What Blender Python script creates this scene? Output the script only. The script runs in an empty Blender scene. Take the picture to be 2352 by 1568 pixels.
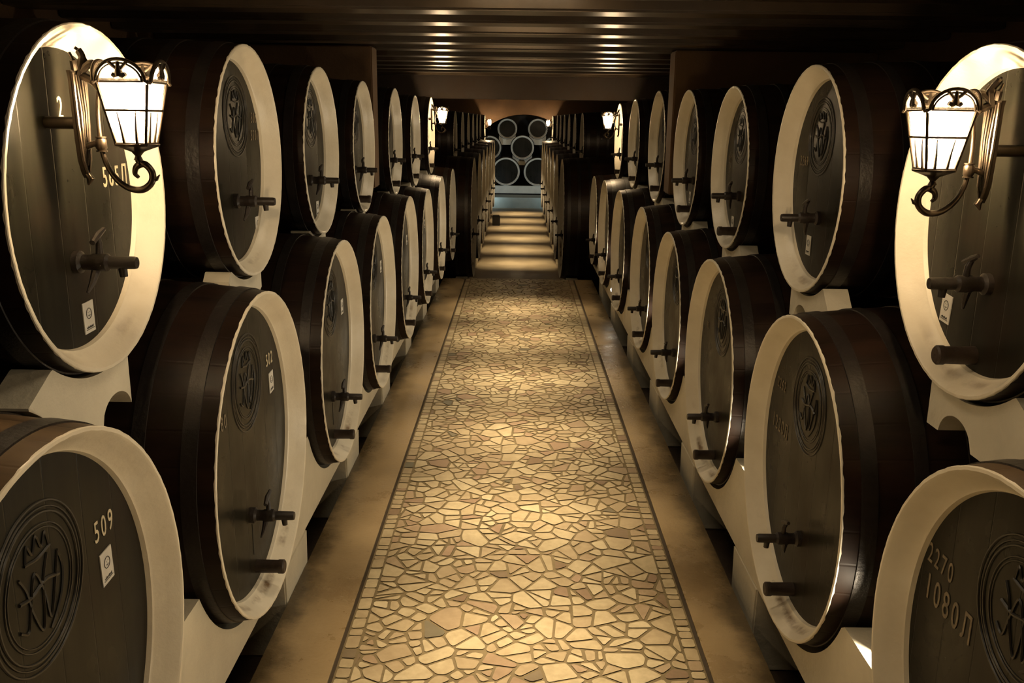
import bpy, math, random
from mathutils import Vector, Matrix
random.seed(7)
SC = bpy.context.scene
COL = SC.collection
PI = math.pi
CZ = 1.674                      # eye height above the walkway

# ------------------------------------------------------------------ camera, world, exposure
def make_camera():
    pitch, yaw, roll, fpx = 0.2407, -0.00427, 0.0130, 2074.5
    cp, sp = math.cos(pitch), math.sin(pitch)
    fw = Vector((math.sin(yaw)*cp, math.cos(yaw)*cp, -sp))
    rt = Vector((math.cos(yaw), -math.sin(yaw), 0)); up = rt.cross(fw)
    r2 = rt*math.cos(roll) + up*math.sin(roll)
    u2 = up*math.cos(roll) - rt*math.sin(roll)
    cd = bpy.data.cameras.new('camera'); cam = bpy.data.objects.new('camera', cd); COL.objects.link(cam)
    cd.sensor_width = 36; cd.lens = 36*fpx/2352; cd.clip_start = 0.02; cd.clip_end = 200
    m = Matrix((r2, u2, -fw)).transposed().to_4x4(); m.translation = Vector((0, 0, CZ))
    cam.matrix_world = m
    SC.camera = cam
make_camera()
W = bpy.data.worlds.new('world'); SC.world = W; W.use_nodes = True
W.node_tree.nodes['Background'].inputs[0].default_value = (1, .8, .6, 1)
W.node_tree.nodes['Background'].inputs[1].default_value = 0.0
SC.view_settings.view_transform = 'Standard'; SC.view_settings.look = 'None'
SC.view_settings.gamma = 1; SC.view_settings.use_curve_mapping = False
SC.view_settings.exposure = 0.42
LAMP_EMIT = 900.0       # the filament bulbs inside the six lanterns
LAMP_COL = (1.0, .73, .43)
DOWN_W = 3.7           # small downlights recessed between the ceiling beams
SPILL_W = 2.0
SPOT_W = 2.0
SPOT_COL = (1.0, .785, .51)
LOW_COL = (1.0, .84, .60)
END_W = 3.2             # cool lamps in the far recess
END_COL = (.72, .9, 1.0)

# ------------------------------------------------------------------ materials
def nt(name):
    m = bpy.data.materials.new(name); m.use_nodes = True
    t = m.node_tree; return m, t.nodes, t.links, t.nodes['Principled BSDF']
def noise(N, L, scale, detail=4, vec=None, rough=.6):
    n = N.new('ShaderNodeTexNoise'); n.inputs['Scale'].default_value = scale
    n.inputs['Detail'].default_value = detail; n.inputs['Roughness'].default_value = rough
    if vec is not None: L.new(vec, n.inputs['Vector'])
    return n
def ramp(N, L, src, stops):
    r = N.new('ShaderNodeValToRGB'); e = r.color_ramp.elements
    while len(e) < len(stops): e.new(.5)
    for k, (p, c) in enumerate(stops):
        e[k].position = p; e[k].color = (c[0], c[1], c[2], 1) if hasattr(c, '__len__') else (c, c, c, 1)
    L.new(src, r.inputs[0]); return r
def mixc(N, L, fac, a, b, mode='MIX'):
    m = N.new('ShaderNodeMix'); m.data_type = 'RGBA'; m.blend_type = mode
    for s, v in ((m.inputs[0], fac), (m.inputs[6], a), (m.inputs[7], b)):
        if hasattr(v, 'node'): L.new(v, s)
        elif hasattr(v, '__len__'): s.default_value = (*v, 1)
        else: s.default_value = v
    return m.outputs[2]
def math_(N, L, op, a, b=None, c=None):
    m = N.new('ShaderNodeMath'); m.operation = op
    for s, v in zip(m.inputs, (a, b, c)):
        if v is None: continue
        if hasattr(v, 'node'): L.new(v, s)
        else: s.default_value = v
    return m.outputs[0]
def bump(N, L, b, h, strength, dist=.01):
    n = N.new('ShaderNodeBump'); n.inputs['Strength'].default_value = strength
    n.inputs['Distance'].default_value = dist; L.new(h, n.inputs['Height']); L.new(n.outputs[0], b.inputs['Normal'])
def objc(N, L, scale=(1, 1, 1)):
    t = N.new('ShaderNodeTexCoord'); mp = N.new('ShaderNodeMapping'); mp.inputs['Scale'].default_value = scale
    L.new(t.outputs['Object'], mp.inputs[0])
    oi = N.new('ShaderNodeObjectInfo'); cb = N.new('ShaderNodeCombineXYZ')
    s = math_(N, L, 'MULTIPLY', oi.outputs['Random'], 37.0)
    for k in range(3): L.new(s, cb.inputs[k])
    L.new(cb.outputs[0], mp.inputs['Location'])
    return t.outputs['Object'], mp.outputs[0]

def mat_stave(name='dark_stave_wood', lo=(.008, .0045, .0035), hi=(.023, .012, .0075), r0=.66):
    m, N, L, b = nt(name)
    raw, v = objc(N, L, (2.2, 14, 14))
    sep = N.new('ShaderNodeSeparateXYZ'); L.new(raw, sep.inputs[0])
    ang = math_(N, L, 'ARCTAN2', sep.outputs[1], sep.outputs[2])
    st = math_(N, L, 'MULTIPLY', ang, 34/(2*PI))
    cell = math_(N, L, 'FLOOR', st); fr = math_(N, L, 'FRACT', st)
    wn = N.new('ShaderNodeTexWhiteNoise'); wn.noise_dimensions = '1D'; L.new(cell, wn.inputs['W'])
    n = noise(N, L, 1.0, 6, v)
    c1 = ramp(N, L, n.outputs[0], [(.3, lo), (.7, hi)]).outputs[0]
    tone = math_(N, L, 'MULTIPLY_ADD', wn.outputs[0], .3, .8)
    tc = N.new('ShaderNodeCombineColor'); [L.new(tone, tc.inputs[k]) for k in range(3)]
    c2 = mixc(N, L, 1.0, c1, tc.outputs[0], 'MULTIPLY')
    sp = noise(N, L, 9, 3, raw)
    rust = ramp(N, L, sp.outputs[0], [(r0, 0), (r0+.06, 1)]).outputs[0]
    c3 = mixc(N, L, rust, c2, (.02, .010, .006))
    L.new(c3, b.inputs['Base Color'])
    seam = ramp(N, L, math_(N, L, 'PINGPONG', fr, .5), [(0, 0), (.05, 1)]).outputs[0]
    h = mixc(N, L, .35, seam, n.outputs[0])
    bump(N, L, b, h, .2, .003)
    b.inputs['Roughness'].default_value = .40
    b.inputs['Specular IOR Level'].default_value = .16
    return m
def mat_head():
    m, N, L, b = nt('dark_head_wood')
    raw, v = objc(N, L, (3, 26, 2.2))
    sep = N.new('ShaderNodeSeparateXYZ'); L.new(raw, sep.inputs[0])
    u = math_(N, L, 'MULTIPLY_ADD', sep.outputs[1], 8.5, 50.37)
    fr = math_(N, L, 'FRACT', u)
    wn = N.new('ShaderNodeTexWhiteNoise'); wn.noise_dimensions = '1D'; L.new(math_(N, L, 'FLOOR', u), wn.inputs['W'])
    n = noise(N, L, 1.0, 6, v)
    c = ramp(N, L, n.outputs[0], [(.28, (.0085, .0080, .0055)), (.72, (.020, .0185, .0125))]).outputs[0]
    tone = math_(N, L, 'MULTIPLY_ADD', wn.outputs[0], .3, .8)
    tc = N.new('ShaderNodeCombineColor'); [L.new(tone, tc.inputs[k]) for k in range(3)]
    c = mixc(N, L, 1.0, c, tc.outputs[0], 'MULTIPLY')
    big = noise(N, L, 4.5, 4, raw)
    c = mixc(N, L, ramp(N, L, big.outputs[0], [(.5, 0), (.75, .6)]).outputs[0], c, (.026, .016, .010))
    L.new(c, b.inputs['Base Color'])
    seam = ramp(N, L, math_(N, L, 'PINGPONG', fr, .5), [(0, 0), (.022, 1)]).outputs[0]
    bump(N, L, b, mixc(N, L, .25, seam, n.outputs[0]), .3, .002)
    r = ramp(N, L, big.outputs[0], [(.3, .24), (.7, .42)]).outputs[0]
    L.new(r, b.inputs['Roughness'])
    b.inputs['Specular IOR Level'].default_value = .10
    return m
def mat_rim():
    m, N, L, b = nt('cream_rim_paint')
    raw, v = objc(N, L)
    n = noise(N, L, 5, 5, v); f = noise(N, L, 90, 4, raw)
    c = ramp(N, L, n.outputs[0], [(.3, (.70, .63, .49)), (.65, (.84, .78, .64))]).outputs[0]
    sep = N.new('ShaderNodeSeparateXYZ'); L.new(raw, sep.inputs[0])
    # wine that ran into the lower groove of the chime has stained it
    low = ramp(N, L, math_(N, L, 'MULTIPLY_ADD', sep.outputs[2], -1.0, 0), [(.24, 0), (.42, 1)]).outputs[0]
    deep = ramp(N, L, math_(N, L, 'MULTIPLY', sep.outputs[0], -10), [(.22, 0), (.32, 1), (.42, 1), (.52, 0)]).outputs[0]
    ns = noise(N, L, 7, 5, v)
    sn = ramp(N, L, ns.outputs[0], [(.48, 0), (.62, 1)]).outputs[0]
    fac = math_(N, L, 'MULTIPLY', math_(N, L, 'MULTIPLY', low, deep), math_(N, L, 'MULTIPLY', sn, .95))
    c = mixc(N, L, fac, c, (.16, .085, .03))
    L.new(c, b.inputs['Base Color'])
    bump(N, L, b, mixc(N, L, .5, f.outputs[0], n.outputs[0]), .35, .004)
    b.inputs['Roughness'].default_value = .33
    return m
def mat_simple(name, col, rough=.5, metal=0, var=0, vs=8, bs=0, bsc=40, emit=None, es=0):
    m, N, L, b = nt(name)
    b.inputs['Base Color'].default_value = (*col, 1)
    b.inputs['Roughness'].default_value = rough; b.inputs['Metallic'].default_value = metal
    if var or bs: raw, v = objc(N, L)
    if var:
        n = noise(N, L, vs, 6, v)
        L.new(ramp(N, L, n.outputs[0], [(.3, [x*(1-var) for x in col]), (.7, [min(1, x*(1+var)) for x in col])]).outputs[0], b.inputs['Base Color'])
    if bs:
        n2 = noise(N, L, bsc, 5, raw); bump(N, L, b, n2.outputs[0], bs, .01)
    if emit:
        b.inputs['Emission Color'].default_value = (*emit, 1); b.inputs['Emission Strength'].default_value = es
    return m
def mat_stone():
    m, N, L, b = nt('broken_cream_stone')
    tc = N.new('ShaderNodeTexCoord'); at = N.new('ShaderNodeAttribute'); at.attribute_name = 'stone_tone'
    sc_ = N.new('ShaderNodeSeparateColor'); L.new(at.outputs['Color'], sc_.inputs[0])
    col = ramp(N, L, sc_.outputs[0], [(0, (.16, .16, .11)), (.02, (.22, .15, .09)), (.07, (.36, .25, .16)), (.18, (.42, .33, .20)), (.6, (.48, .39, .235)), (1, (.56, .47, .295))])
    n = noise(N, L, 30, 5, tc.outputs['Object'])
    c = mixc(N, L, 1.0, col.outputs[0], ramp(N, L, n.outputs[0], [(.25, (.72, .70, .66)), (.7, (1, 1, 1))]).outputs[0], 'MULTIPLY')
    d = noise(N, L, 1.5, 5, tc.outputs['Object'])
    c = mixc(N, L, ramp(N, L, d.outputs[0], [(.45, 0), (.72, .55)]).outputs[0], c, (.20, .135, .07))
    L.new(c, b.inputs['Base Color'])
    bump(N, L, b, n.outputs[0], .25, .003)
    L.new(ramp(N, L, n.outputs[0], [(.3, .34), (.7, .55)]).outputs[0], b.inputs['Roughness'])
    b.inputs['Specular IOR Level'].default_value = .35
    return m
def mat_concrete(name, a, c2, rough=(.35, .6), bs=.35):
    m, N, L, b = nt(name)
    tc = N.new('ShaderNodeTexCoord')
    n = noise(N, L, 2.4, 7, tc.outputs['Object'], .65); f = noise(N, L, 60, 4, tc.outputs['Object'])
    c = ramp(N, L, n.outputs[0], [(.32, a), (.68, c2)]).outputs[0]
    c = mixc(N, L, ramp(N, L, f.outputs[0], [(.64, 0), (.72, .5)]).outputs[0], c, [x*.4 for x in a])
    L.new(c, b.inputs['Base Color'])
    L.new(ramp(N, L, n.outputs[0], [(.35, rough[0]), (.65, rough[1])]).outputs[0], b.inputs['Roughness'])
    bump(N, L, b, f.outputs[0], bs, .005)
    return m
def mat_slab():
    m = mat_concrete('walkway_concrete', (.24, .165, .08), (.40, .29, .15), (.2, .55)); N, L = m.node_tree.nodes, m.node_tree.links
    b = N['Principled BSDF']; src = b.inputs['Base Color'].links[0].from_socket
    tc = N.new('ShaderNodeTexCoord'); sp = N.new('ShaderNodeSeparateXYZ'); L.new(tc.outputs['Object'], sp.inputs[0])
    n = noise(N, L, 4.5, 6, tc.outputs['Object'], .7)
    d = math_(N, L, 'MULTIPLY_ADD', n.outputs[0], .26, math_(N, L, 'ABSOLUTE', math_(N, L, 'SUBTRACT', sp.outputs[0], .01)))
    g = ramp(N, L, d, [(.845, 0), (.925, .85)]).outputs[0]      # uneven darker brown band towards both outer edges
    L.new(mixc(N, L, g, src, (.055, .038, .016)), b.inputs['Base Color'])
    return m
def mat_pane():
    m = bpy.data.materials.new('frosted_lantern_glass'); m.use_nodes = True
    N, L = m.node_tree.nodes, m.node_tree.links; N.clear()
    o = N.new('ShaderNodeOutputMaterial'); mx = N.new('ShaderNodeMixShader'); t = N.new('ShaderNodeBsdfTransparent'); d = N.new('ShaderNodeBsdfTranslucent')
    d.inputs[0].default_value = (1, .97, .9, 1); t.inputs[0].default_value = (1, .98, .94, 1)
    tc = N.new('ShaderNodeTexCoord'); n = noise(N, L, 150, 2, tc.outputs['Object'])
    r = ramp(N, L, n.outputs[0], [(.4, .3), (.6, .5)])
    L.new(r.outputs[0], mx.inputs[0]); L.new(t.outputs[0], mx.inputs[1]); L.new(d.outputs[0], mx.inputs[2]); L.new(mx.outputs[0], o.inputs[0])
    return m
M = dict(
    stave=mat_stave(), stave_brown=mat_stave('mid_brown_stave_wood', (.05, .030, .014), (.14, .088, .044), .58), head=mat_head(), rim=mat_rim(), stone=mat_stone(), grout=mat_concrete('olive_grout', (.13, .095, .042), (.21, .155, .072), (.5, .7)), pane=mat_pane(),  # second stave tone is a lighter brown, for the nearest lower casks
    hoop=mat_simple('black_hoop_iron', (.022, .018, .016), .38, .4, .3, 12, .2, 60),
    emblem=mat_simple('carved_emblem_wood', (.013, .011, .008), .38, 0, .25, 20),
    tap=mat_simple('black_tap_wood', (.020, .014, .011), .45, 0, .3, 20, .2, 50),
    bulbtap=mat_simple('brown_bung_wood', (.035, .022, .015), .5, 0, .3, 20, .2, 50),
    paint=mat_simple('cream_number_paint', (.62, .54, .38), .6, 0, .15, 60),
    dimpaint=mat_simple('faded_number_paint', (.20, .16, .105), .6, 0, .35, 60),
    paper=mat_simple('white_paper', (.62, .60, .55), .7, 0, .05, 30),
    ink=mat_simple('black_ink', (.03, .03, .03), .6),
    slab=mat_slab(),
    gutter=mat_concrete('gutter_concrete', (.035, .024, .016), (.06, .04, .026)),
    floor2=mat_concrete('far_aisle_concrete', (.26, .19, .10), (.42, .33, .19), (.35, .55)),
    joint=mat_simple('dark_joint', (.045, .03, .015), .8),
    white=mat_simple('white_rack_paint', (.70, .65, .52), .36, 0, .12, 4, .35, 25),
    beamwood=mat_simple('varnished_ceiling_beam', (.055, .038, .022), .32, 0, .35, 3, .12, 14),
    ceil=mat_simple('dark_ceiling_board', (.05, .034, .02), .45, 0, .3, 3, .2, 20),
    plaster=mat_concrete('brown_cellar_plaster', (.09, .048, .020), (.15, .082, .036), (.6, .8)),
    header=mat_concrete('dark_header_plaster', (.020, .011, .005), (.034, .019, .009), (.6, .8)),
    iron=mat_simple('bronze_black_iron', (.045, .033, .022), .30, .75, .2, 30),
    black=mat_simple('black_plastic', (.012, .012, .012), .5),
    bulb=mat_simple('glowing_bulb', (1, .9, .7), .5, emit=LAMP_COL, es=LAMP_EMIT),
    lens=mat_simple('glowing_lens', (1, 1, .95), .5, emit=(1, .9, .72), es=60),
    pale=mat_concrete('pale_green_step', (.34, .40, .36), (.46, .52, .47), (.4, .6)),
)

# ------------------------------------------------------------------ mesh helpers
class MB:
    def __init__(s): s.v, s.f, s.mi = [], [], []
    def add(s, vs, fs, mi=0):
        o = len(s.v); s.v += [tuple(p) for p in vs]; s.f += [tuple(i+o for i in f) for f in fs]; s.mi += [mi]*len(fs)
    def box(s, x0, x1, y0, y1, z0, z1, mi=0):
        s.add([(x, y, z) for z in (z0, z1) for y in (y0, y1) for x in (x0, x1)],
              [(0, 2, 3, 1), (4, 5, 7, 6), (0, 1, 5, 4), (2, 6, 7, 3), (0, 4, 6, 2), (1, 3, 7, 5)], mi)
    def lathe(s, prof, n=96, c=(0, 0), axis='x', capa=False, capb=False, jit=None, mi=0):
        # prof: (radius, position along the axis)
        vs = []
        for k, (r, a) in enumerate(prof):
            for i in range(n):
                t = 2*PI*i/n; rr, aa = r, a
                if jit: dr, da = jit(k, t); rr += dr; aa += da
                if axis == 'x': vs.append((aa, c[0]+rr*math.sin(t), c[1]+rr*math.cos(t)))
                else: vs.append((c[0]+rr*math.sin(t), c[1]+rr*math.cos(t), aa))
        fs = []
        for k in range(len(prof)-1):
            for i in range(n):
                j = (i+1) % n
                fs.append((k*n+i, (k+1)*n+i, (k+1)*n+j, k*n+j))
        if capa: fs.append(tuple(range(n)))
        if capb: fs.append(tuple(reversed(range((len(prof)-1)*n, len(prof)*n))))
        s.add(vs, fs, mi)
    def tube(s, pts, rad, n=8, closed=False, cap=True, flat=None, mi=0):
        P = [Vector(p) for p in pts]; m = len(P)
        R = rad if hasattr(rad, '__len__') else [rad]*m
        prev = None; vs = []
        for k in range(m):
            if closed: t = (P[(k+1) % m]-P[k-1]).normalized()
            else: t = (P[min(k+1, m-1)]-P[max(k-1, 0)]).normalized()
            if prev is None:
                a = Vector((0, 0, 1)) if abs(t.z) < .9 else Vector((1, 0, 0))
                if flat: a = Vector(flat)
                prev = (a - t*a.dot(t)).normalized()
            prev = (prev - t*prev.dot(t)).normalized(); q = t.cross(prev)
            for i in range(n):
                an = 2*PI*i/n; vs.append(P[k]+prev*math.cos(an)*R[k]+q*math.sin(an)*R[k])
        fs = []
        for k in range(m if closed else m-1):
            k2 = (k+1) % m
            for i in range(n): j = (i+1) % n; fs.append((k*n+i, k*n+j, k2*n+j, k2*n+i))
        if cap and not closed: fs += [tuple(reversed(range(n))), tuple(range((m-1)*n, m*n))]
        s.add(vs, fs, mi)
    def prism(s, poly, y0, y1, plane='xz', mi=0):
        n = len(poly)
        if plane == 'xz': vs = [(a, y0, b) for a, b in poly]+[(a, y1, b) for a, b in poly]
        elif plane == 'yz': vs = [(y0, a, b) for a, b in poly]+[(y1, a, b) for a, b in poly]
        else: vs = [(a, b, y0) for a, b in poly]+[(a, b, y1) for a, b in poly]
        s.add(vs, [tuple(range(n)), tuple(reversed(range(n, 2*n)))]+[(i, i+n, (i+1) % n+n, (i+1) % n) for i in range(n)], mi)
    def mesh(s, name, mats, smooth=True, bevel=0):
        me = bpy.data.meshes.new(name); me.from_pydata(s.v, [], s.f)
        for m in (mats if isinstance(mats, (list, tuple)) else [mats]): me.materials.append(m)
        me.polygons.foreach_set('material_index', s.mi)
        import bmesh
        bm = bmesh.new(); bm.from_mesh(me); bmesh.ops.recalc_face_normals(bm, faces=bm.faces)
        if bevel:
            es = [e for e in bm.edges if len(e.link_faces) == 2 and e.calc_face_angle(0) > .6]
            bmesh.ops.bevel(bm, geom=es, offset=bevel, segments=2, affect='EDGES', clamp_overlap=True)
        bm.to_mesh(me); bm.free()
        if smooth:
            me.polygons.foreach_set('use_smooth', [True]*len(me.polygons))
            try: me.set_sharp_from_angle(angle=math.radians(38))
            except Exception: pass
        return me
def obj(name, me, parent=None, loc=None, rotz=None):
    o = bpy.data.objects.new(name, me); COL.objects.link(o)
    if parent is not None: o.parent = parent
    if loc is not None: o.location = loc
    if rotz is not None: o.rotation_euler = (0, 0, rotz)
    return o
def tag(o, label=None, cat=None, group=None, kind=None):
    for k, v in (('label', label), ('category', cat), ('group', group), ('kind', kind)):
        if v: o[k] = v
    return o
def empty(name, loc, rotz=0):
    o = bpy.data.objects.new(name, None); COL.objects.link(o); o.empty_display_size = .1
    o.location = loc; o.rotation_euler = (0, 0, rotz); return o
def struct(name, mb, mats, **k): return tag(obj(name, mb.mesh(name, mats, smooth=False, **k)), kind='structure')

# ------------------------------------------------------------------ data: cask rows, measured from the place (x, y, z relative to the eye, head radius)
LOWL = [(-.727, 1.336, -.975, .473), (-.730, 2.531, -.970, .478), (-.730, 3.752, -.973, .473), (-.722, 4.858, -.981, .469),
        (-.716, 6.050, -.981, .477), (-.709, 7.210, -.997, .456), (-.702, 8.445, -.991, .475), (-.689, 9.706, -.996, .483)]
UPL = [(-.864, 1.877, -.177, .351), (-.863, 2.984, -.146, .366), (-.865, 4.080, -.149, .360), (-.863, 5.188, -.162, .359),
       (-.861, 6.501, -.163, .364), (-.856, 7.715, -.182, .366), (-.860, 9.146, -.163, .367)]
LOWR = [(.804, 1.355, -1.022, .463), (.804, 2.519, -1.015, .475), (.804, 3.683, -1.019, .469), (.807, 4.807, -1.025, .453),
        (.811, 5.932, -1.013, .469), (.802, 7.221, -1.014, .479), (.797, 8.440, -1.016, .484), (.797, 9.614, -1.027, .463)]
UPR = [(.962, 1.943, -.209, .371), (.965, 3.099, -.188, .375), (.965, 4.235, -.206, .365), (.958, 5.316, -.205, .381),
       (.965, 6.498, -.173, .380), (.969, 7.816, -.185, .365), (.971, 9.013, -.193, .357)]

# ------------------------------------------------------------------ the room
Y0, YE = -1.6, 9.66
DY = [.62, 1.63, 2.64, 3.66, 4.68, 5.78, 6.94, 8.05]      # where the downlights sit along the walkway
def clip(poly, nx, ny, d):      # keep the side where n.p <= d
    out = []
    for i in range(len(poly)):
        a, b = poly[i], poly[(i+1) % len(poly)]; da, db = nx*a[0]+ny*a[1]-d, nx*b[0]+ny*b[1]-d
        if da <= 0: out.append(a)
        if (da < 0 < db) or (db < 0 < da):
            t = da/(da-db); out.append((a[0]+(b[0]-a[0])*t, a[1]+(b[1]-a[1])*t))
    return out
def area(p): return abs(sum(p[i][0]*p[(i+1) % len(p)][1]-p[(i+1) % len(p)][0]*p[i][1] for i in range(len(p))))/2
def inset(p, g):
    sgn = 1 if sum(p[i][0]*p[(i+1) % len(p)][1]-p[(i+1) % len(p)][0]*p[i][1] for i in range(len(p))) > 0 else -1
    out = p[:]
    for i in range(len(p)):
        a, b = p[i], p[(i+1) % len(p)]; dx, dy = b[0]-a[0], b[1]-a[1]; l = math.hypot(dx, dy)
        if l < 1e-6: continue
        nx, ny = sgn*dy/l, -sgn*dx/l
        out = clip(out, nx, ny, nx*a[0]+ny*a[1]-g)
        if len(out) < 3: return []
    return out
def stones(f, ml, mr):          # broken stone paving: a slab shattered into angular shards, grout between them
    rd = random.Random(21)
    def emit(p, g):
        q = inset(p, g)
        if len(q) < 3 or area(q) < .00022: return
        c = (sum(a for a, _ in q)/len(q), sum(b for _, b in q)/len(q))
        # knock the sharp corners off
        r = []
        for i in range(len(q)):
            a, b, d = q[i-1], q[i], q[(i+1) % len(q)]
            k = min(.22, .006/max(.006, math.hypot(b[0]-a[0], b[1]-a[1]))); k2 = min(.22, .006/max(.006, math.hypot(b[0]-d[0], b[1]-d[1])))
            r += [(b[0]+(a[0]-b[0])*k, b[1]+(a[1]-b[1])*k), (b[0]+(d[0]-b[0])*k2, b[1]+(d[1]-b[1])*k2)]
        n = len(r); z = rd.uniform(-.0004, .0008)
        f.add([(x, y, z) for x, y in r], [tuple(range(n))], 0)
    def split(p, chance):
        if rd.random() > chance or area(p) < .0028: emit(p, rd.uniform(.0032, .0070)); return
        cx, cy = sum(a for a, _ in p)/len(p), sum(b for _, b in p)/len(p)
        sxx = sum((a-cx)**2 for a, _ in p); syy = sum((b-cy)**2 for _, b in p); sxy = sum((a-cx)*(b-cy) for a, b in p)
        ang = .5*math.atan2(2*sxy, sxx-syy) + rd.gauss(0, .5)
        nx, ny = math.cos(ang), math.sin(ang); d = nx*cx+ny*cy+rd.uniform(-.008, .008)
        for q in (clip(p, nx, ny, d), clip(p, -nx, -ny, -d)):
            if len(q) >= 3: split(q, chance*.35)
    e = .052
    for x0, x1 in ((ml+.004, ml+e), (mr-e, mr-.004)):
        y = Y0
        while y < YE-.05:
            h = rd.uniform(.03, .085); j = rd.uniform(-.006, .006)
            emit([(x0, y), (x1, y+j), (x1, y+h+j), (x0, y+h)], .003); y += h
    S = .088; x0, x1 = ml+e, mr-e
    nx_, ny_ = int((x1-x0)/S)+1, int((YE-Y0)/S)+1; grid = {}
    for i in range(-2, nx_+2):
        for j in range(-2, ny_+2):
            grid[i, j] = (x0+(i+rd.uniform(-.05, 1.05))*S, Y0+(j+rd.uniform(-.05, 1.05))*S, rd.uniform(-.0011, .0011))
    for i in range(-1, nx_+1):
        for j in range(-1, ny_+1):
            px, py, pw = grid[i, j]; p = [(px-.16, py-.16), (px+.16, py-.16), (px+.16, py+.16), (px-.16, py+.16)]
            for a in range(-2, 3):
                for b_ in range(-2, 3):
                    q = grid.get((i+a, j+b_))
                    if (a or b_) and q and p:
                        dx, dy = q[0]-px, q[1]-py; l = math.hypot(dx, dy)
                        if l < 1e-6: continue
                        t = (l*l+pw-q[2])/(2*l)
                        p = clip(p, dx/l, dy/l, (dx*px+dy*py)/l+t)
            for n_ in ((-1, 0, -x0), (1, 0, x1), (0, -1, -Y0), (0, 1, YE)):
                if p: p = clip(p, *n_)
            if len(p) >= 3: split(p, .72)
def build_room():
    f = MB()
    xl, xr, ml, mr = -.795, .815, -.549, .612
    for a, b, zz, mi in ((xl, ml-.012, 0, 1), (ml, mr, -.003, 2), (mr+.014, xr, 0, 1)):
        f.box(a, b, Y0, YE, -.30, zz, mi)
    stones(f, ml, mr)
    f.box(ml-.012, ml, Y0, YE, -.30, -.006, 3); f.box(mr, mr+.014, Y0, YE, -.30, -.006, 3)
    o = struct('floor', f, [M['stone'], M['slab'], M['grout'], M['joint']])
    ca = o.data.color_attributes.new('stone_tone', 'FLOAT_COLOR', 'CORNER')
    rr = random.Random(5); vals = []
    for p in o.data.polygons:
        t = rr.random() if p.material_index == 0 else .5; t2 = rr.random()
        vals += [t, t2, 0, 1]*p.loop_total
    ca.data.foreach_set('color', vals)
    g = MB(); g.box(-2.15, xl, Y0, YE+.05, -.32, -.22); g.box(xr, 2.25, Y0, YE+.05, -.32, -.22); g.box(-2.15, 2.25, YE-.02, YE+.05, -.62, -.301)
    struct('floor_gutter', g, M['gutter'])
    f2 = MB(); f2.box(-2.6, 2.6, YE+.05, 23.29, CZ-2.45, CZ-2.2)
    struct('floor_far_aisle', f2, M['floor2'])
    w = MB(); w.box(-2.25, -2.10, Y0, 9.9, -.32, 2.45); struct('wall_left', w, M['plaster'])
    w = MB(); w.box(2.20, 2.35, Y0, 9.9, -.32, 2.45); struct('wall_right', w, M['plaster'])
    w = MB(); w.box(-2.25, 2.35, Y0-.15, Y0, -.32, 2.45); struct('wall_back', w, M['plaster'])
    c = MB(); c.box(-2.25, 2.35, Y0-.15, 9.9, CZ+.60, CZ+.75); struct('ceiling', c, M['ceil'])
    # far aisle shell
    w = MB(); w.box(-2.75, -2.60, 9.9, 22.42, CZ-2.45, CZ+.76); struct('wall_far_left', w, M['plaster'])
    w = MB(); w.box(2.60, 2.75, 9.9, 22.42, CZ-2.45, CZ+.76); struct('wall_far_right', w, M['plaster'])
    c = MB(); c.box(-2.75, 2.75, 10.1, 22.42, CZ+.62, CZ+.76); struct('ceiling_far_aisle', c, M['plaster'])
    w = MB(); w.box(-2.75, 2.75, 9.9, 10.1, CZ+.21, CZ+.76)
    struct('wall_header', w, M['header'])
    # end wall pierced by a low segmental arch
    w = MB(); hw = 1.0; R = 1.45; zt = .125; z0 = -2.45
    arc = [(.13+hw*math.sin(t), 0) for t in ()]
    pts = []
    for k in range(25):
        x = -hw + 2*hw*k/24; pts.append((x+.13, CZ + zt-(R-math.sqrt(R*R-x*x))))
    w.box(-2.75, .13-hw, 22.42, 22.6, CZ+z0, CZ+.76); w.box(.13+hw, 2.75, 22.42, 22.6, CZ+z0, CZ+.76)
    for a, b in zip(pts, pts[1:]):
        w.add([(a[0], 22.42, a[1]), (b[0], 22.42, b[1]), (b[0], 22.42, CZ+.76), (a[0], 22.42, CZ+.76),
               (a[0], 22.6, a[1]), (b[0], 22.6, b[1]), (b[0], 22.6, CZ+.76), (a[0], 22.6, CZ+.76)],
              [(0, 1, 2, 3), (4, 7, 6, 5), (0, 4, 5, 1), (3, 2, 6, 7)])
    struct('wall_end_arch', w, M['plaster'])
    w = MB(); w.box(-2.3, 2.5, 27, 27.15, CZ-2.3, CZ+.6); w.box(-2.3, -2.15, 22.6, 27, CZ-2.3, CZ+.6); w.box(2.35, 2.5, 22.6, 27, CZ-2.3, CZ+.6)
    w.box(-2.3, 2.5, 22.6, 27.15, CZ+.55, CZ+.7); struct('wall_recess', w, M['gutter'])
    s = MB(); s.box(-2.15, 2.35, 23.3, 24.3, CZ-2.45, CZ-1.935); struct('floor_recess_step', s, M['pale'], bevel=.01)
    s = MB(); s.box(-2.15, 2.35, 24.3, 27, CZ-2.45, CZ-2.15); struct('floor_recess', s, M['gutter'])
    # cross walls above the casks where the first bay ends
    for nm, a, b, zb in (('wall_cross_left', -2.10, -.90, -.43), ('wall_cross_right', .955, 2.20, -.45)):
        yc = 5.845 if 'left' in nm else 5.90
        w = MB(); w.box(a, b, yc-.10, yc+.10, CZ+zb, CZ+.425); struct(nm, w, M['plaster'], bevel=.008)
    # glossy transverse beams under the ceiling
    b = MB(); b.box(-2.10, 2.20, -.09, .09, -.175, 0); me = b.mesh('ceiling_beam', M['beamwood'], smooth=False, bevel=.010)
    names = []
    for yl in [-.40]+DY+[9.12]:
        for d in (-.27, .27):
            names.append(obj('ceiling_beam', me, loc=(0, yl+d, CZ+.60)))
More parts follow.
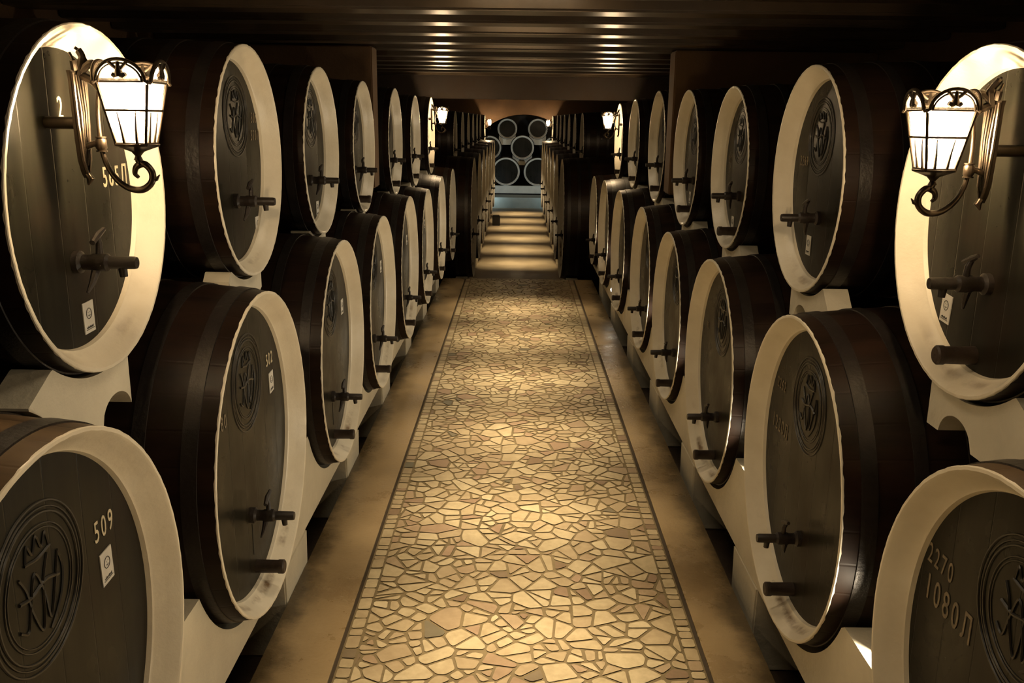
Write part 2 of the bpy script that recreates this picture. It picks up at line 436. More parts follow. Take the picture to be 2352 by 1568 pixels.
    ords = 'first second third fourth fifth sixth seventh eighth ninth tenth eleventh twelfth thirteenth fourteenth fifteenth sixteenth seventeenth eighteenth nineteenth twentieth twenty-first'.split()
    for o, n in zip(reversed(names), ords):
        tag(o, 'dark varnished beam across the ceiling, %s counting back from the far aisle' % n, 'beam', 'beams across the ceiling')
build_room()

BL = 1.10; TL = .98
# ------------------------------------------------------------------ racks: seat beams, piers, chocks
def body_r(R, x, Lh):         # stave radius at distance x behind the head plane
    t = (x-Lh/2)/(Lh/2); return R*(1+(.075 if Lh == BL else .04)*(1-t*t)) + .002
def seat_beam(name, label, sgn, row, xf, depth, z_bot, z_top, y0, y1, LB, mat=None):
    n = int((y1-y0)/.02); cols = []
    for k in range(n+1):
        y = y0+(y1-y0)*k/n; zt = z_top
        for (hx, hy, hz, R) in row:
            rr = body_r(R, abs(xf+depth-abs(hx))+.0, LB)+.004
            if abs(y-hy) < rr: zt = min(zt, hz-math.sqrt(rr*rr-(y-hy)**2))
        cols.append((y, CZ+max(zt, z_bot+.02)))
    poly = [(y0, CZ+z_bot)]+[(y1, CZ+z_bot)]+[(y, z) for y, z in reversed(cols)]
    m = MB(); x0, x1 = sgn*xf, sgn*(xf+depth)
    N = len(cols); vs = []; fs = []
    for x in (x0, x1):
        for y, z in cols: vs += [(x, y, CZ+z_bot), (x, y, z)]
    for s in (0, 1):
        for k in range(N-1):
            a = s*2*N+2*k; fs.append((a, a+2, a+3, a+1))
    for k in range(N-1):
        a = 2*k; b = 2*N+2*k
        fs += [(a+1, a+3, b+3, b+1), (a, b, b+2, a+2)]
    fs += [(0, 1, 2*N+1, 2*N), (2*N-2, 2*N-1, 4*N-1, 4*N-2)]
    m.add(vs, fs)
    return tag(obj(name, m.mesh(name, mat or M['white'])), label, 'beam')
seat_beam('support_beam', 'white painted rack beam under the lower left row of casks', -1, LOWL, .800, .13, -1.540, -1.20, .6, 10.18, BL)
seat_beam('support_beam', 'white painted rack beam under the lower right row of casks', 1, LOWR, .845, .13, -1.560, -1.24, .6, 10.10, BL)
ORD = 'first second third fourth fifth sixth seventh eighth ninth tenth'.split()
def piers():
    for sgn, row, side, xf, zt in ((-1, LOWL, 'left', .797, -1.542), (1, LOWR, 'right', .843, -1.562)):
        ys = [row[0][1]-.62]+[(a[1]+b[1])/2-.10 for a, b in zip(row, row[1:])]
        for k, y in enumerate(ys):
            m = MB(); h = CZ+zt+.22
            # the pier widens a little to the top
            m.prism([(-.15, 0), (.15, 0), (.17, h), (-.17, h)], 0, sgn*.22, 'yz')
            o = obj('support_pier', m.mesh('support_pier', M['white'], smooth=False, bevel=.006), loc=(sgn*xf, y, -.22))
            where = 'before the nearest cask' if k == 0 else 'behind its %s cask' % ORD[k-1]
            tag(o, 'short white pier under the %s rack beam, %s' % (side, where), 'pier', 'piers under the racks')
piers()
def chocks():
    for sgn, T, B, side in ((-1, UPL, LOWL, 'left'), (1, UPR, LOWR, 'right')):
        for k, (tx, ty, tz, tR) in enumerate(T):
            xa = abs(tx)+.03; xb = xa+.08
            rT = max(body_r(tR, .03, TL), body_r(tR, .15, TL))+.004
            cols = []
            n = 64; ymid = (B[k][1]+B[k+1][1])/2
            for i in range(n+1):
                y = ty-.40+.53*i/n
                dy = y-ty
                zt = tz-math.sqrt(max(rT*rT-dy*dy, 0)) if abs(dy) < rT else 9
                zt = min(zt, tz-(.30 if k == 0 else .328)-(.5 if k == 0 else 1.0)*max(0, -dy-.20))
                zb = tz-.485
                d = abs(y-ymid)
                if d < .075: zb = max(zb, tz-.485+math.sqrt(.075**2-d*d)*.75)
                for b in (B[k], B[k+1]):
                    rB = max(body_r(b[3], xa-abs(b[0]), BL), body_r(b[3], xb-abs(b[0]), BL))+.004
                    if abs(y-b[1]) < rB: zb = max(zb, b[2]+math.sqrt(rB*rB-(y-b[1])**2))
                if zt-zb > .004: cols.append((y, CZ+zb, CZ+zt))
            if len(cols) < 3: continue
            m = MB(); N = len(cols); vs = []; fs = []
            for x in (sgn*xa, sgn*xb):
                for y, z0, z1 in cols: vs += [(x, y, z0), (x, y, z1)]
            for s in (0, 1):
                for q in range(N-1):
                    a = s*2*N+2*q; fs.append((a, a+2, a+3, a+1))
            for q in range(N-1):
                a, b = 2*q, 2*N+2*q; fs += [(a+1, a+3, b+3, b+1), (a, b, b+2, a+2)]
            fs += [(0, 1, 2*N+1, 2*N), (2*N-2, 2*N-1, 4*N-1, 4*N-2)]
            m.add(vs, fs)
            tag(obj('wedge_block', m.mesh('wedge_block', M['white'])),
                'white scooped block wedged under the %s cask of the upper %s row' % (ORD[k]+(' and nearest' if k == 0 else ''), side), 'block', 'wedge blocks between the cask rows')
chocks()

# ------------------------------------------------------------------ casks
def ring_pts(r, n, x, c=(0, 0), sy=1, sz=1):
    return [(x, c[0]+r*sy*math.sin(2*PI*k/n), c[1]+r*sz*math.cos(2*PI*k/n)) for k in range(n)]
def catmull(P, n=8):
    out = []
    for i in range(len(P)-1):
        p0, p1, p2, p3 = P[max(i-1, 0)], P[i], P[i+1], P[min(i+2, len(P)-1)]
        for k in range(n):
            t = k/n
            out.append(tuple(.5*((2*b)+(-a+c)*t+(2*a-5*b+4*c-d)*t*t+(-a+3*b-3*c+d)*t**3) for a, b, c, d in zip(p0, p1, p2, p3)))
    out.append(tuple(P[-1])); return out
REC = .064
def emblem_mesh(r):
    m = MB()
    for q, w in ((1.0, .0026), (.93, .0018), (.87, .0026), (.74, .0018), (.69, .0014)):
        m.tube(ring_pts(r*q, 56, -REC+.0005), w, 6, closed=True)
    def st(P, w=.0028): m.tube([(-REC+.001, a*r, b*r) for a, b in catmull(P, 6)], w*r/.145, 5)
    # interlaced carved monogram with a small crown over it
    st([(-.42, .30), (-.30, .10), (-.22, -.20), (-.06, -.52), (.02, -.30), (.06, .05), (.20, .34)])
    st([(-.50, -.30), (-.34, -.38), (-.24, -.10), (-.10, .22), (.06, -.10), (.14, -.46), (.30, -.10), (.42, .26)])
    st([(.42, .26), (.50, .02), (.44, -.24), (.30, -.44), (.12, -.60)])
    st([(-.46, .02), (-.20, -.02), (.10, .04), (.40, -.04)], .0035)
    st([(-.26, .42), (-.20, .60), (-.10, .46), (0, .64), (.10, .46), (.20, .60), (.26, .42)])
    st([(-.28, .40), (0, .36), (.28, .40)])
    return m.mesh('emblem', M['emblem'])
def tap_mesh():
    m = MB()
    m.lathe([(.001, -REC), (.024, -REC), (.024, -REC+.012), (.017, -REC+.018), (.0165, -.03), (.019, -.025), (.019, .004), (.014, .010), (.0135, .060), (.012, .066), (.001, .066)], 20)
    m.tube([(.034, 0, -.005), (.036, 0, -.030)], [.010, .008], 10)
    return m.mesh('tap', M['tap'])
def key_mesh():
    m = MB()
    m.tube([(-.012, 0, .010), (-.012, .004, .038), (-.016, .008, .052)], [.008, .007, .006], 10)
    m.tube([(-.014, -.022, .044), (-.016, .008, .056), (-.014, .036, .066)], [.006, .008, .005], 8)
    m.tube([(-.020, .0, -.012), (-.024, -.016, -.040), (-.030, -.030, -.060)], [.010, .007, .003], 8)
    return m.mesh('tap_key', M['tap'])
def bung_mesh():
    m = MB(); m.lathe([(.001, -REC), (.021, -REC), (.020, .002), (.022, .006), (.022, .020), (.018, .024), (.001, .024)], 20)
    return m.mesh('bung', M['bulbtap'])
def label_mesh():
    m = MB(); m.box(-REC, -REC+.002, -.024, .024, -.034, .034); return m.mesh('paper_label', M['paper'], smooth=False)
def print_mesh():
    m = MB(); x = -REC+.0026
    m.tube(ring_pts(.0115, 24, x, (0, .008)), .0007, 4, closed=True)
    m.tube([(x, .0055*math.sin(a), .008-.0055*math.cos(a)) for a in [-.9+.3*k for k in range(7)]], .0006, 4)
    for u in (-.004, .004): m.lathe([(.001, x+.0004), (.0012, x)], 6, (u, .011))
    m.box(x-.0003, x+.0003, -.018, .018, -.0265, -.0255)
    for k in range(9):
        h = .0028+.0012*((k*7) % 3); m.box(x-.0003, x+.0003, -.015+k*.0034, -.0135+k*.0034, -.0235, -.0235+h)
    return m.mesh('printed_mark', M['ink'], smooth=False)
def drip_mesh(l):
    m = MB(); m.box(-REC, -REC+.0015, -.0018, .0012, -l, 0); return m.mesh('seam', M['ink'], smooth=False)
TAP, KEY, BUNG, PAPER, PRINT = tap_mesh(), key_mesh(), bung_mesh(), label_mesh(), print_mesh()
SEAM = drip_mesh(.10)
EMB = {}; SHELL = {}
def shell(R, L, sm='stave'):
    k = (round(R, 3), L, sm)
    if k in SHELL: return SHELL[k]
    rnd = random.Random(int(R*1000)); ph = [rnd.uniform(0, 6.28) for _ in range(12)]
    def wob(t, a, s=0): return a*(math.sin(7*t+ph[s])*.3+.6*math.sin(23*t+ph[s+1])+math.sin(51*t+ph[s+2])+1.0*math.sin(79*t+ph[s+3]))/2
    n = 224
    rim = MB()
    prof = [(R+.0006, -.0045), (R+.0004, -.0015), (R-.0015, 0), (R-.0075, 0), (R-.012, -.004), (R-.023, -.028), (R-.026, -.031), (R-.037, -.050), (R-.043, -.054), (R-.046, -REC)]
    def jr(k_, t):
        if k_ == 0: return 0, wob(t, .0016)
        if k_ in (1, 2, 3): return wob(t, .0007, 4), 0
        return 0, 0
    rim.lathe(prof, n, jit=jr)
    body = MB()
    bp = [(R-.004, -.002), (R+.0002, -.004)]
    for q in range(1, 21):
        x = .012+(L-.024)*q/20; bp.append((body_r(R, x, L)-.002, -x))
    bp += [(R-.01, -L), (R-.03, -L), (R-.04, -L+.05), (.001, -L+.05)]
    body.lathe(bp, 112)
    head = MB(); head.lathe([(.001, -REC), (R*.5, -REC), (R-.045, -REC)], 96)
    hoops = []
    for a, b in ((.045, .085), (.17, .205), (.30, .335), (L-.21, L-.17), (L-.09, L-.05)):
        h = MB(); h.lathe([(body_r(R, a, L)-.003, -a), (body_r(R, a, L)+.0012, -a-.001), (body_r(R, b, L)+.0012, -b+.001), (body_r(R, b, L)-.003, -b)], 112)
        hoops.append(h.mesh('hoop', M['hoop']))
    SHELL[k] = (body.mesh('stave_body', M[sm]), rim.mesh('rim', M['rim']), head.mesh('head', M['head']), hoops)
    return SHELL[k]
def text_mesh(txt, size, u, z, mat, x=-REC, space=1.35, tilt=0, sx=.72):
    c = bpy.data.curves.new('t', 'FONT'); c.body = txt; c.size = size; c.align_x = 'CENTER'; c.align_y = 'CENTER'
    c.extrude = .0006; c.space_character = space; c.resolution_u = 3; c.offset = size*.004
    o = bpy.data.objects.new('t', c); COL.objects.link(o)
    dg = bpy.context.evaluated_depsgraph_get(); dg.update()
    me = bpy.data.meshes.new_from_object(o.evaluated_get(dg)); bpy.data.objects.remove(o); bpy.data.curves.remove(c)
    ca, sa = math.cos(tilt), math.sin(tilt)
    for v in me.vertices:
        a, b, d = v.co.x*sx, v.co.y, v.co.z
        v.co = (x+.001+d, u+a*ca-b*sa, z+a*sa+b*ca)
    me.materials.clear(); me.materials.append(mat); me.name = 'number_marking'
    return me
def cask(pos, side, kind, label, group, L, texts=(), emb=True, tap=True, bung=True, paper=None, rim=None, rotz=None, seam=False, name='wine_cask', sm='stave'):
    x, y, z, R = pos
    rz = (0 if side == 'left' else PI) if rotz is None else rotz
    e = empty(name, (x, y, CZ+z), rz); tag(e, label, 'cask', group)
    body, rm, head, hoops = shell(R, L, sm)
    obj('stave_body', body, e); obj('rim', rm, e)['label'] = 'cream painted rim'
    obj('head', head, e)
    for h in hoops: obj('hoop', h, e)
    s = R/.475
    sg = 1 if side == 'left' else -1
    if emb:
        r = .145 if kind == 'low' else .128
        if r not in EMB: EMB[r] = emblem_mesh(r)
        obj('emblem', EMB[r], e, (0, sg*(.03 if kind == 'low' else .055), (.205 if kind == 'low' else .145)))
    if tap:
        t = obj('tap', TAP, e, (0, .0, -.205 if kind == 'low' else -.125)); obj('tap_key', KEY, t)
        if seam: obj('seam', SEAM, e, (0, .0, -.235))
    if bung: obj('bung', BUNG, e, (0, sg*.02, -.385 if kind == 'low' else -.29))
    if paper:
        p = obj('paper_label', PAPER, e, (0, paper[0], paper[1])); p.rotation_euler = (paper[2] if len(paper) > 2 else 0, 0, 0)
        p['label'] = 'small white paper label'
        obj('printed_mark', PRINT, p)
    for (tx, size, u, zz, mt) in texts:
        obj('number_marking', text_mesh(tx, size, u, zz, M[mt]), e)['label'] = 'painted number %s' % tx
    return e
def rowlab(k, row, side, extra):
    n = 'nearest cask' if k == 0 else '%s cask from the front' % ORD[k]
    return '%s, %s %s row, %s' % (n.replace(' from the front', ' back'), row, side, extra)
G = {(r, s): 'casks in the %s %s row' % (r, s) for r in ('lower', 'upper') for s in ('left', 'right')}
# lower left
info = [('dark head numbered 509', (('509', .060, .265, .203, 'paint'),), (.262, .122, .05)),
        ('grey brown head numbered 502', (('502', .056, .272, .212, 'paint'), ('80', .058, -.20, .156, 'dimpaint')), (.283, .134, .05)),
        ('white label on greyish head', (), (.27, .138)),
        ('tap and thick bung', (), (.30, .150)),
        ('cream rim seen at a sharp angle', (), (.30, .150)),
        ('narrow cream rim and tap', (), (.30, .150)),
        ('lit hoops below far lantern', (), (.30, .15)),
        ('warm rim beside far aisle', (), None)]
for k, (p, i) in enumerate(zip(LOWL, info)):
    cask(p, 'left', 'low', rowlab(k, 'lower', 'left', i[0]), G['lower', 'left'], BL, i[1], paper=i[2], seam=k < 4, sm='stave_brown' if k == 0 else 'stave')
info = [('marked 565 behind the near lantern', (('2', .062, .0, .187, 'paint'), ('565Л', .064, .225, .038, 'paint')), (.032, -.250, .03)),
        ('marked 506 with carved emblem', (('506', .05, .255, .139, 'dimpaint'), ('570Л', .05, .260, .080, 'dimpaint')), (.235, -.233)),
        ('glossy carved emblem', (), (.13, -.262)),
        ('tap over cream rim', (), None),
        ('bright tip on its rim', (), (.13, -.26)),
        ('thin rim before far lantern', (), None),
        ('brightly lit behind far lantern', (), None)]
for k, (p, i) in enumerate(zip(UPL, info)):
    cask(p, 'left', 'up', rowlab(k, 'upper', 'left', i[0]), G['upper', 'left'], TL, i[1], paper=i[2], bung=k > 2, emb=k > 0)
info = [('pale rim, numbered 2270 and 1080', (('2270', .060, -.322, .160, 'dimpaint'), ('1080Л', .080, -.272, .088, 'dimpaint')), None),
        ('numbered 2262 and 1220', (('2262', .050, -.305, .190, 'dimpaint'), ('1220Л', .068, -.285, .055, 'dimpaint')), None),
        ('tap and bung on a brown head', (('22', .045, -.30, .13, 'dimpaint'),), None),
        ('cream rim, narrow brown head', (), None),
        ('cream rim with dark tap and bung', (), None),
        ('thin rim above small spotlight', (), None),
        ('lit hoops below far lantern', (), None),
        ('narrowest, beside far aisle', (), None)]
for k, (p, i) in enumerate(zip(LOWR, info)):
    cask(p, 'right', 'low', rowlab(k, 'lower', 'right', i[0]), G['lower', 'right'], BL, i[1], paper=i[2], sm='stave_brown' if k == 0 else 'stave')
info = [('cropped behind near lantern', (), (-.175, -.215, -.08)),
        ('marked 2269 beside its emblem', (('2269', .05, -.215, .056, 'dimpaint'),), (-.085, -.229)),
        ('two rods jutting over its rim', (('22', .045, -.24, .03, 'dimpaint'),), (-.10, -.262)),
        ('golden gleam on its head', (), (-.10, -.23)),
        ('slim rim and dark tap', (), None),
        ('slim rim before far lantern', (), None),
        ('brightly lit behind far lantern', (), None)]
for k, (p, i) in enumerate(zip(UPR, info)):
    cask(p, 'right', 'up', rowlab(k, 'upper', 'right', i[0]), G['upper', 'right'], TL, i[1], paper=i[2], bung=k != 1, emb=k > 0)

# far aisle: bigger casks below, smaller above
FY = [11.55+1.6*k for k in range(7)]; UY = [12.35+1.6*k for k in range(7)]
for sd, sg in (('left', -1), ('right', 1)):
    xo = .55; row = []
    for k, y in enumerate(FY):
        p = (sg*xo, y, -1.22, .750); row.append(p)
        cask(p, sd, 'low', 'large dark cask low in the %s row of the far aisle, %s from the step' % (sd, ORD[k]),
             'large lower casks of the far aisle', 1.5, emb=False, bung=False)
    seat_beam('support_beam', 'low white bearer under the large casks on the %s of the far aisle' % sd, sg, row, .62, .14, -2.2, -1.92, 10.9, 22.0, 1.5)
    for k, y in enumerate(UY):
        cask((sg*.84 if k < 6 else sg*.80, y, -.275, .375), sd, 'up', 'small cask high in the %s row of the far aisle, %s from the front' % (sd, ORD[k]),
             'upper casks of the far aisle', 1.0, emb=False, bung=False)

# casks stacked in the end recess, heads towards the walkway
RC = [(-.328, 24.6, -1.354, .368, 'bottom row, left one'), (.524, 24.6, -1.354, .368, 'bottom row, right one'),
      (-.775, 24.72, -.735, .31, 'middle row, left one'), (.106, 24.72, -.720, .31, 'middle row, centre one'), (.988, 24.72, -.720, .31, 'middle row, right one'),
      (-.305, 24.84, -.237, .262, 'top row, left one'), (.514, 24.84, -.232, .262, 'top row, right one')]
for x, y, z, R, w in RC:
    cask((x, y, z, R), 'left', 'low', 'dark cask seen head on under the end arch, %s' % w, 'casks in the end recess', .9, emb=False, tap=False, bung=False, rotz=-PI/2)
b = MB(); b.box(-1.6, 1.9, 24.62, 24.78, CZ-1.93, CZ-1.727); o = obj('cross_beam', b.mesh('cross_beam', M['white'], smooth=False, bevel=.01))
tag(o, 'pale beam carrying the casks in the end recess', 'beam')
me = None
for x, w in ((-1.2, 'left'), (.70, 'right')):
    b = MB(); b.box(-.08, .08, -.08, .08, 0, .222); o = obj('support_pier', b.mesh('support_pier', M['white'], smooth=False, bevel=.006), loc=(x, 24.7, -.478))
    tag(o, 'short pale pier under the %s part of the end recess beam' % w, 'pier', 'piers in the end recess')
def recess_wedge(up, lo, label):
    cx, cz, cr = up; m = MB(); cols = []; n = 40; hw = cr*.85
    for i in range(n+1):
        x = cx-hw+2*hw*i/n; zt = cz-math.sqrt(max(0, (cr*1.04+.006)**2-(x-cx)**2)); zb = cz-cr-.16
        for lx, lz, lr in lo:
            r_ = lr*1.04+.006
            if abs(x-lx) < r_: zb = max(zb, lz+math.sqrt(r_*r_-(x-lx)**2))
        if zt-zb > .004: cols.append((x, CZ+zb, CZ+min(zt, zb+.2)))
    if len(cols) < 3: return
    # keep the longest unbroken run
    runs = [[cols[0]]]
    for c in cols[1:]:
        if c[0]-runs[-1][-1][0] < 2.5*hw*2/n/2+.02: runs[-1].append(c)
        else: runs.append([c])
    cols = max(runs, key=len)
    poly = [(x, a) for x, a, _ in cols]+[(x, b_) for x, _, b_ in reversed(cols)]
    m.prism(poly, 24.90, 24.98, 'xz')
    tag(obj('wedge_block', m.mesh('wedge_block', M['white'], smooth=False)), label, 'block', 'wedges in the end recess')
r3 = [(x, z, R) for x, y, z, R, w in RC]
recess_wedge(r3[3], (r3[0], r3[1]), 'pale wedge under the centre middle row cask in the end recess')
recess_wedge(r3[5], (r3[2], r3[3]), 'pale wedge under the left top row cask in the end recess')
recess_wedge(r3[6], (r3[3], r3[4]), 'pale wedge under the right top row cask in the end recess')
b = MB(); b.box(-.08, .08, -.09, .09, 0, .20); b.box(-.07, .07, -.07, .07, .20, .215)
tag(obj('floor_box', b.mesh('floor_box', M['black'], smooth=False, bevel=.01), loc=(-.455, 19.4, CZ-2.2)), 'small black box on the floor at the left edge of the far aisle', 'box')

# ------------------------------------------------------------------ lanterns
def lantern_meshes():
    D = {}
    # local frame: +x into the aisle, the cask head lies at x = -REC; lantern axis at x = AX
    AX = .112
    m = MB()      # back plate with raised ribs and pointed foot, leaning slightly
    prof = [(.030, .098), (.026, .085), (.024, .03), (.022, -.03), (.018, -.07), (.010, -.092), (.0, -.106)]
    poly = [(-w, z) for w, z in prof]+[(w, z) for w, z in reversed(prof[:-1])]
    m.prism(poly, 0, .008, 'yz')
    for u in (-.014, -.005, .005, .014):
        m.tube([(.010, u*1.2, .090), (.013, u, .02), (.011, u*.8, -.05), (.008, u*.45, -.082)], [.003, .0035, .003, .002], 8)
    m.tube([(.009, -.026, .094), (.009, -.022, 0), (.009, -.015, -.07), (.009, 0, -.104), (.009, .015, -.07), (.009, .022, 0), (.009, .026, .094)], .0042, 8)
    m.tube([(.008, 0, -.098), (.014, 0, -.108), (.008, 0, -.120)], [.006, .008, .002], 10)
    m.lathe([(.001, -REC), (.012, -REC), (.012, 0)], 12)
    D['backplate'] = (m.mesh('backplate', M['iron']), {})
    m = MB()      # leaf scrolls at the top of the plate
    m.tube(catmull([(.010, 0, .088), (.018, .004, .118), (.010, .010, .135), (.004, .006, .142)], 5), [.010]*6+[.007]*6+[.003]*4, 8)
    m.tube(catmull([(.014, 0, .095), (.034, .0, .112), (.050, .0, .104), (.052, 0, .090), (.042, 0, .086), (.038, 0, .094)], 5), [.0075]*10+[.006]*10+[.004]*6, 8)
    m.tube(catmull([(.014, 0, .090), (.040, .0, .076), (.054, .0, .052), (.062, 0, .030), (.058, 0, .014)], 5), [.008]*8+[.006]*8+[.0035]*5, 8)
    m.tube(catmull([(.012, -.02, .10), (.014, -.028, .116), (.008, -.026, .130)], 5), [.006]*6+[.003]*5, 8)
    m.tube(catmull([(.012, .02, .10), (.014, .028, .116), (.008, .026, .130)], 5), [.006]*6+[.003]*5, 8)
    m.tube([(.052, 0, .076), (.075, 0, .074), (.086, 0, .070)], [.0045, .005, .004], 8)
    D['leaf_scroll'] = (m.mesh('leaf_scroll', M['iron']), {})
    m = MB()      # S-shaped arm sweeping down and curling back up under the lantern
    P = [(.046, 0, .066), (.040, 0, .020), (.040, 0, -.030), (.046, 0, -.072), (.062, 0, -.104), (.086, 0, -.124), (.114, 0, -.128), (.134, 0, -.114), (.137, 0, -.094), (.124, 0, -.078), (.108, 0, -.082), (.103, 0, -.096), (.110, 0, -.104)]
    C = catmull(P, 6); n = len(C)
    m.tube(C, [.0035+.0035*min(1, k/(n*.5)) if k < n*.8 else .007-.004*(k-n*.8)/(n*.2) for k in range(n)], 10)
    m.tube([(.136, 0, -.108), (.146, 0, -.106), (.152, 0, -.098)], [.006, .004, .001], 8)
    m.tube([(.118, 0, -.080), (AX, 0, -.070), (AX, 0, -.064)], [.007, .007, .006], 10)
    m.tube([(.010, 0, -.046), (.026, 0, -.040), (.034, 0, -.040)], [.007, .006, .008], 10)
    m.tube([(.041, 0, -.053), (.041, 0, -.048), (.041, 0, -.032), (.041, 0, -.027)], [.007, .0105, .0105, .007], 12)
    for z in (-.0535, -.0265): m.tube([(.041, 0, z-.0012), (.041, 0, z+.0012)], .0105, 12)
    D['scroll_arm'] = (m.mesh('scroll_arm', M['iron']), {})
    m = MB()      # cup under the glass
    m.lathe([(.001, -.070), (.009, -.070), (.0055, -.062), (.012, -.054), (.030, -.047), (.042, -.043), (.043, -.039), (.001, -.039)], 24, (AX, 0), 'z')
    D['base_cup'] = (m.mesh('base_cup', M['iron']), {})
    m = MB()      # tapered square frame
    zb, zm, zt = -.039, .022, .078; wb, wm, wt = .029, .039, .049
    cs = [(-1, -1), (1, -1), (1, 1), (-1, 1)]
    for a, b in cs: m.tube([(AX+a*wb, b*wb, zb), (AX+a*wt, b*wt, zt)], .0030, 8)
    for z, w_, r in ((zb, wb, .0042), (zm+.003, wm+.001, .0026), (zt, wt, .0028)):
        for k in range(4):
            a, b = cs[k], cs[(k+1) % 4]; m.tube([(AX+a[0]*w_, a[1]*w_, z), (AX+b[0]*w_, b[1]*w_, z)], r, 8)
    for k in range(4):   # short mullions rising from the base of each side
        ux, uy = [(1, 0), (0, 1), (-1, 0), (0, -1)][k]; tx, ty = -uy, ux
        for s in (-.42, .42):
            m.tube([(AX+ux*wb+tx*s*wb, uy*wb+ty*s*wb, zb), (AX+ux*(wb+.005)+tx*s*(wb+.005), uy*(wb+.005)+ty*s*(wb+.005), zb+.030), (AX+ux*wm+tx*s*wm*1.1, uy*wm+ty*s*wm*1.1, zm)], [.0034, .0026, .0012], 8)
    for k in range(4):   # arched gable over each side, leaning out, with two pierced lobes and a boss
        ux, uy = [(1, 0), (0, 1), (-1, 0), (0, -1)][k]; tx, ty = -uy, ux
        def at(s, h): return (AX+ux*(wt+.006+h*.12)+tx*s, uy*(wt+.006+h*.12)+ty*s, zt+h)
        arch = [at(.047*math.cos(t), .040*math.sin(t)) for t in [PI*i/16 for i in range(17)]]
        m.tube(arch, .0034, 8)
        arch2 = [at(.041*math.cos(t), .034*math.sin(t)-.001) for t in [PI*i/16 for i in range(17)]]
        m.tube(arch2, .0020, 6)
        m.tube([at(0, .036), at(0, .026), at(0, .018), at(0, .010)], [.003, .0045, .0075, .0085], 10)
        for s in (-1, 1):
            m.tube([at(s*.018, .036), at(s*.010, .028), at(0, .020)], .0036, 8); m.tube([at(0, .012), at(s*.008, .010), at(s*.013, .013)], [.005, .006, .004], 8)
            m.tube([at(s*.040, .010), at(s*.047, .0), at(s*.052, -.003)], [.002, .003, .0035], 6)
    D['frame'] = (m.mesh('frame', M['iron']), {})
    panes = []
    for k in range(4):
        a, b = cs[k], cs[(k+1) % 4]; m = MB(); q = .93
        m.add([(AX+a[0]*wb*q, a[1]*wb*q, zb+.002), (AX+b[0]*wb*q, b[1]*wb*q, zb+.002), (AX+b[0]*wt*q, b[1]*wt*q, zt-.002), (AX+a[0]*wt*q, a[1]*wt*q, zt-.002)], [(0, 1, 2, 3)])
        ux, uy = [(0, -1), (1, 0), (0, 1), (-1, 0)][k]; tx, ty = -uy, ux
        def at(s_, h): return (AX+ux*(wt+.004+h*.12)+tx*s_, uy*(wt+.004+h*.12)+ty*s_, zt+h)
        m.add([at(.044*math.cos(PI*i/14), .036*math.sin(PI*i/14)+.001) for i in range(15)], [tuple(range(15))])
        panes.append(m.mesh('glass_pane', M['pane'], smooth=False))
    m = MB()      # flame-shaped bulb
    m.lathe([(.001, -.012), (.010, -.008), (.017, .006), (.019, .020), (.014, .040), (.006, .058), (.001, .064)], 20, (AX, 0), 'z')
    blb = m.mesh('bulb', M['bulb'])
    m = MB(); m.lathe([(.001, -.039), (.011, -.039), (.010, -.010), (.001, -.010)], 16, (AX, 0), 'z')
    sock = m.mesh('bulb_socket', M['iron'])
    return D, panes, blb, sock
LD, LP, LB_, LS = lantern_meshes()
def lantern(loc, rz, label):
    e = empty('wall_lantern', loc, rz); tag(e, label, 'lantern', 'wall lanterns')
    for k, (me, _) in LD.items(): obj(k, me, e)
    for p in LP: obj('glass_pane', p, e)
    obj('bulb', LB_, e); obj('bulb_socket', LS, e)
for row, rz, sd in ((UPL, 0, 'left'), (UPR, PI, 'right')):
    for k, far in ((0, 0), (6, 1)):
        x, y, z, R = row[k]
        yo = -.06 if k == 0 else -.05
        lantern((x+(.0 if rz == 0 else 0), y+yo, CZ+z+.160), rz,
                ('ornate iron lantern glowing white at the %s edge of the picture' % sd) if k == 0 else
                ('glowing lantern on the last upper cask before the far aisle, %s side' % sd))
for sg, rz, sd in ((-1, 0, 'left'), (1, PI, 'right')):
    lantern((sg*.80, UY[-1]-.03, CZ-.275+.17), rz, 'small round glow of the farthest lantern, on the %s near the end arch' % sd)

# ------------------------------------------------------------------ low lamps under the racks
def spot_fixture(loc, direction, label, power, col=SPOT_COL, group=None, size=.05, spread=170):
    e = empty('low_spotlight', loc); e.rotation_euler = Vector(direction).to_track_quat('X', 'Z').to_euler()
    tag(e, label, 'lamp', group)
    if 'h' not in SPOTM:
        m = MB(); m.lathe([(.001, -.05), (.018, -.05), (.026, -.03), (.028, 0), (.024, 0), (.022, -.008), (.001, -.008)], 20); SPOTM['h'] = m.mesh('housing', M['black'])
    obj('housing', SPOTM['h'], e)
    ld = bpy.data.lights.new('lamp_light', 'AREA'); ld.shape = 'DISK'; ld.size = size; ld.energy = power; ld.color = col; ld.spread = math.radians(spread)
    o = bpy.data.objects.new('lamp_light', ld); COL.objects.link(o); o.parent = e; o.location = (.004, 0, 0); o.rotation_euler = (0, -PI/2, 0)
    return e
SPOTM = {}
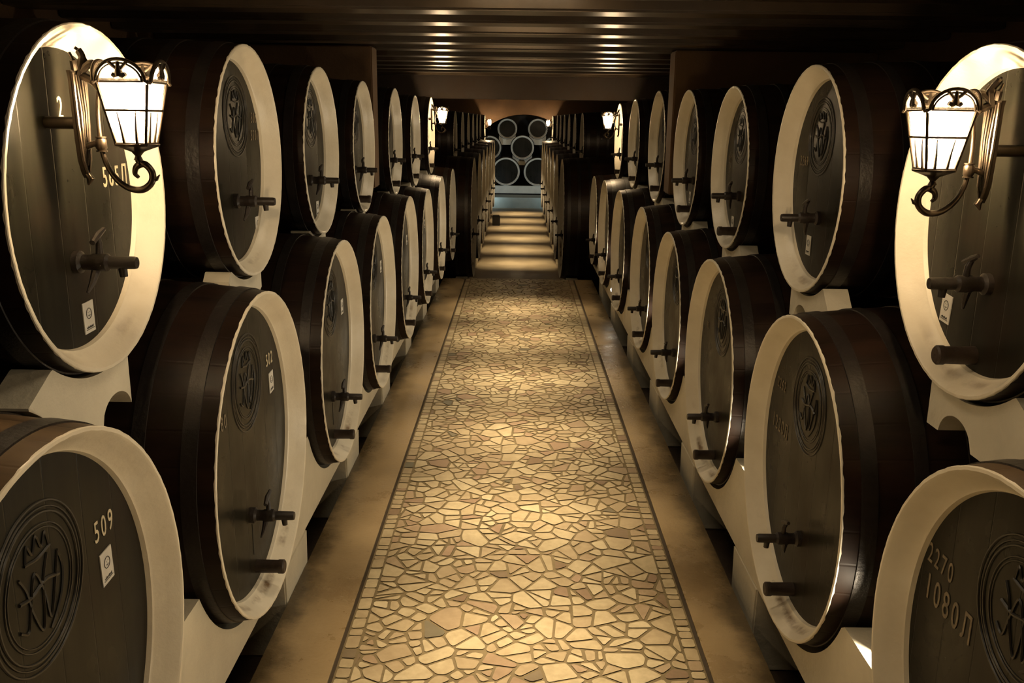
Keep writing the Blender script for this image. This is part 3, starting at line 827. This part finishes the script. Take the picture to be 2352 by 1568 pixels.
def downlight(loc, label, w, spill, col, group, ang=50, ln=.5):
    e = empty('ceiling_downlight', loc); tag(e, label, 'lamp', group)
    key = 'd%.2f' % ln
    if key not in SPOTM:
        m = MB(); h = ln/2+.02
        m.box(-h, h, -.04, .04, -.012, 0); m.box(-h, h, -.04, -.032, -.045, -.012); m.box(-h, h, .032, .04, -.045, -.012)
        m.box(-h, -h+.008, -.032, .032, -.045, -.012); m.box(h-.008, h, -.032, .032, -.045, -.012); SPOTM[key] = m.mesh('housing', M['black'], smooth=False)
    obj('housing', SPOTM[key], e)
    for nm, pw, an in (('lamp_light', w, ang), ('lamp_spill', spill, 175)):
        ld = bpy.data.lights.new(nm, 'AREA'); ld.shape = 'RECTANGLE'; ld.size = ln; ld.size_y = .05; ld.energy = pw; ld.color = col; ld.spread = math.radians(an)
        o = bpy.data.objects.new(nm, ld); COL.objects.link(o); o.parent = e; o.location = (0, 0, -.03 if nm == 'lamp_light' else -.044)
for k in range(7):
    yb = (LOWR[k][1]+LOWR[k+1][1])/2
    spot_fixture((.905, yb, CZ-1.24+.03), (-1, 0, .35), 'small low lamp on the right rack beam just behind the %s cask' % ('nearest' if k == 0 else ORD[k]), SPOT_W, col=LOW_COL, group='low lamps on the right rack', size=.04, spread=125)
for k, y in enumerate(DY):
    downlight((.02, y, CZ+.60), 'slim downlight hidden between the ceiling beams, %s from the front' % ORD[k], DOWN_W, SPILL_W, SPOT_COL, 'downlights over the walkway', 37, .45)
for k in range(6):
    downlight((.02, [14.12, 15.7, 17.25, 18.89, 20.3, 21.86][k], CZ+.62), 'slim downlight over the far aisle, %s from the step' % ORD[k], DOWN_W*1.15, SPILL_W*.35, SPOT_COL, 'downlights over the far aisle', 30, .8)
# the one lamp that shows: a small bright spot on the right rack beam
e = empty('round_spotlight', (.833, 7.77, CZ-1.43), PI)
tag(e, 'small bright round lamp on the right rack beam near the far end', 'lamp')
m = MB(); m.lathe([(.001, -.012), (.020, -.012), (.022, 0), (.016, .002)], 18); obj('housing', m.mesh('housing', M['black']), e)
m = MB(); m.lathe([(.016, .002), (.012, .009), (.001, .012)], 18); obj('lens', m.mesh('lens', M['lens']), e)
for x, y, z in ((-1.2, 23.6, .3), (1.4, 23.6, .3), (.1, 23.5, -1.5)):
    pass
def end_lamp(loc, tgt, label, w):
    d = Vector(tgt)-Vector(loc); spot_fixture(loc, d, label, w, END_COL, 'cool lamps in the end recess', .1, 140)
end_lamp((-1.0, 22.85, CZ-1.85), (.1, 24.6, CZ-.9), 'cool white lamp on the left jamb behind the end arch', END_W)
end_lamp((1.25, 22.85, CZ-1.85), (.1, 24.6, CZ-.9), 'cool white lamp on the right jamb behind the end arch', END_W)
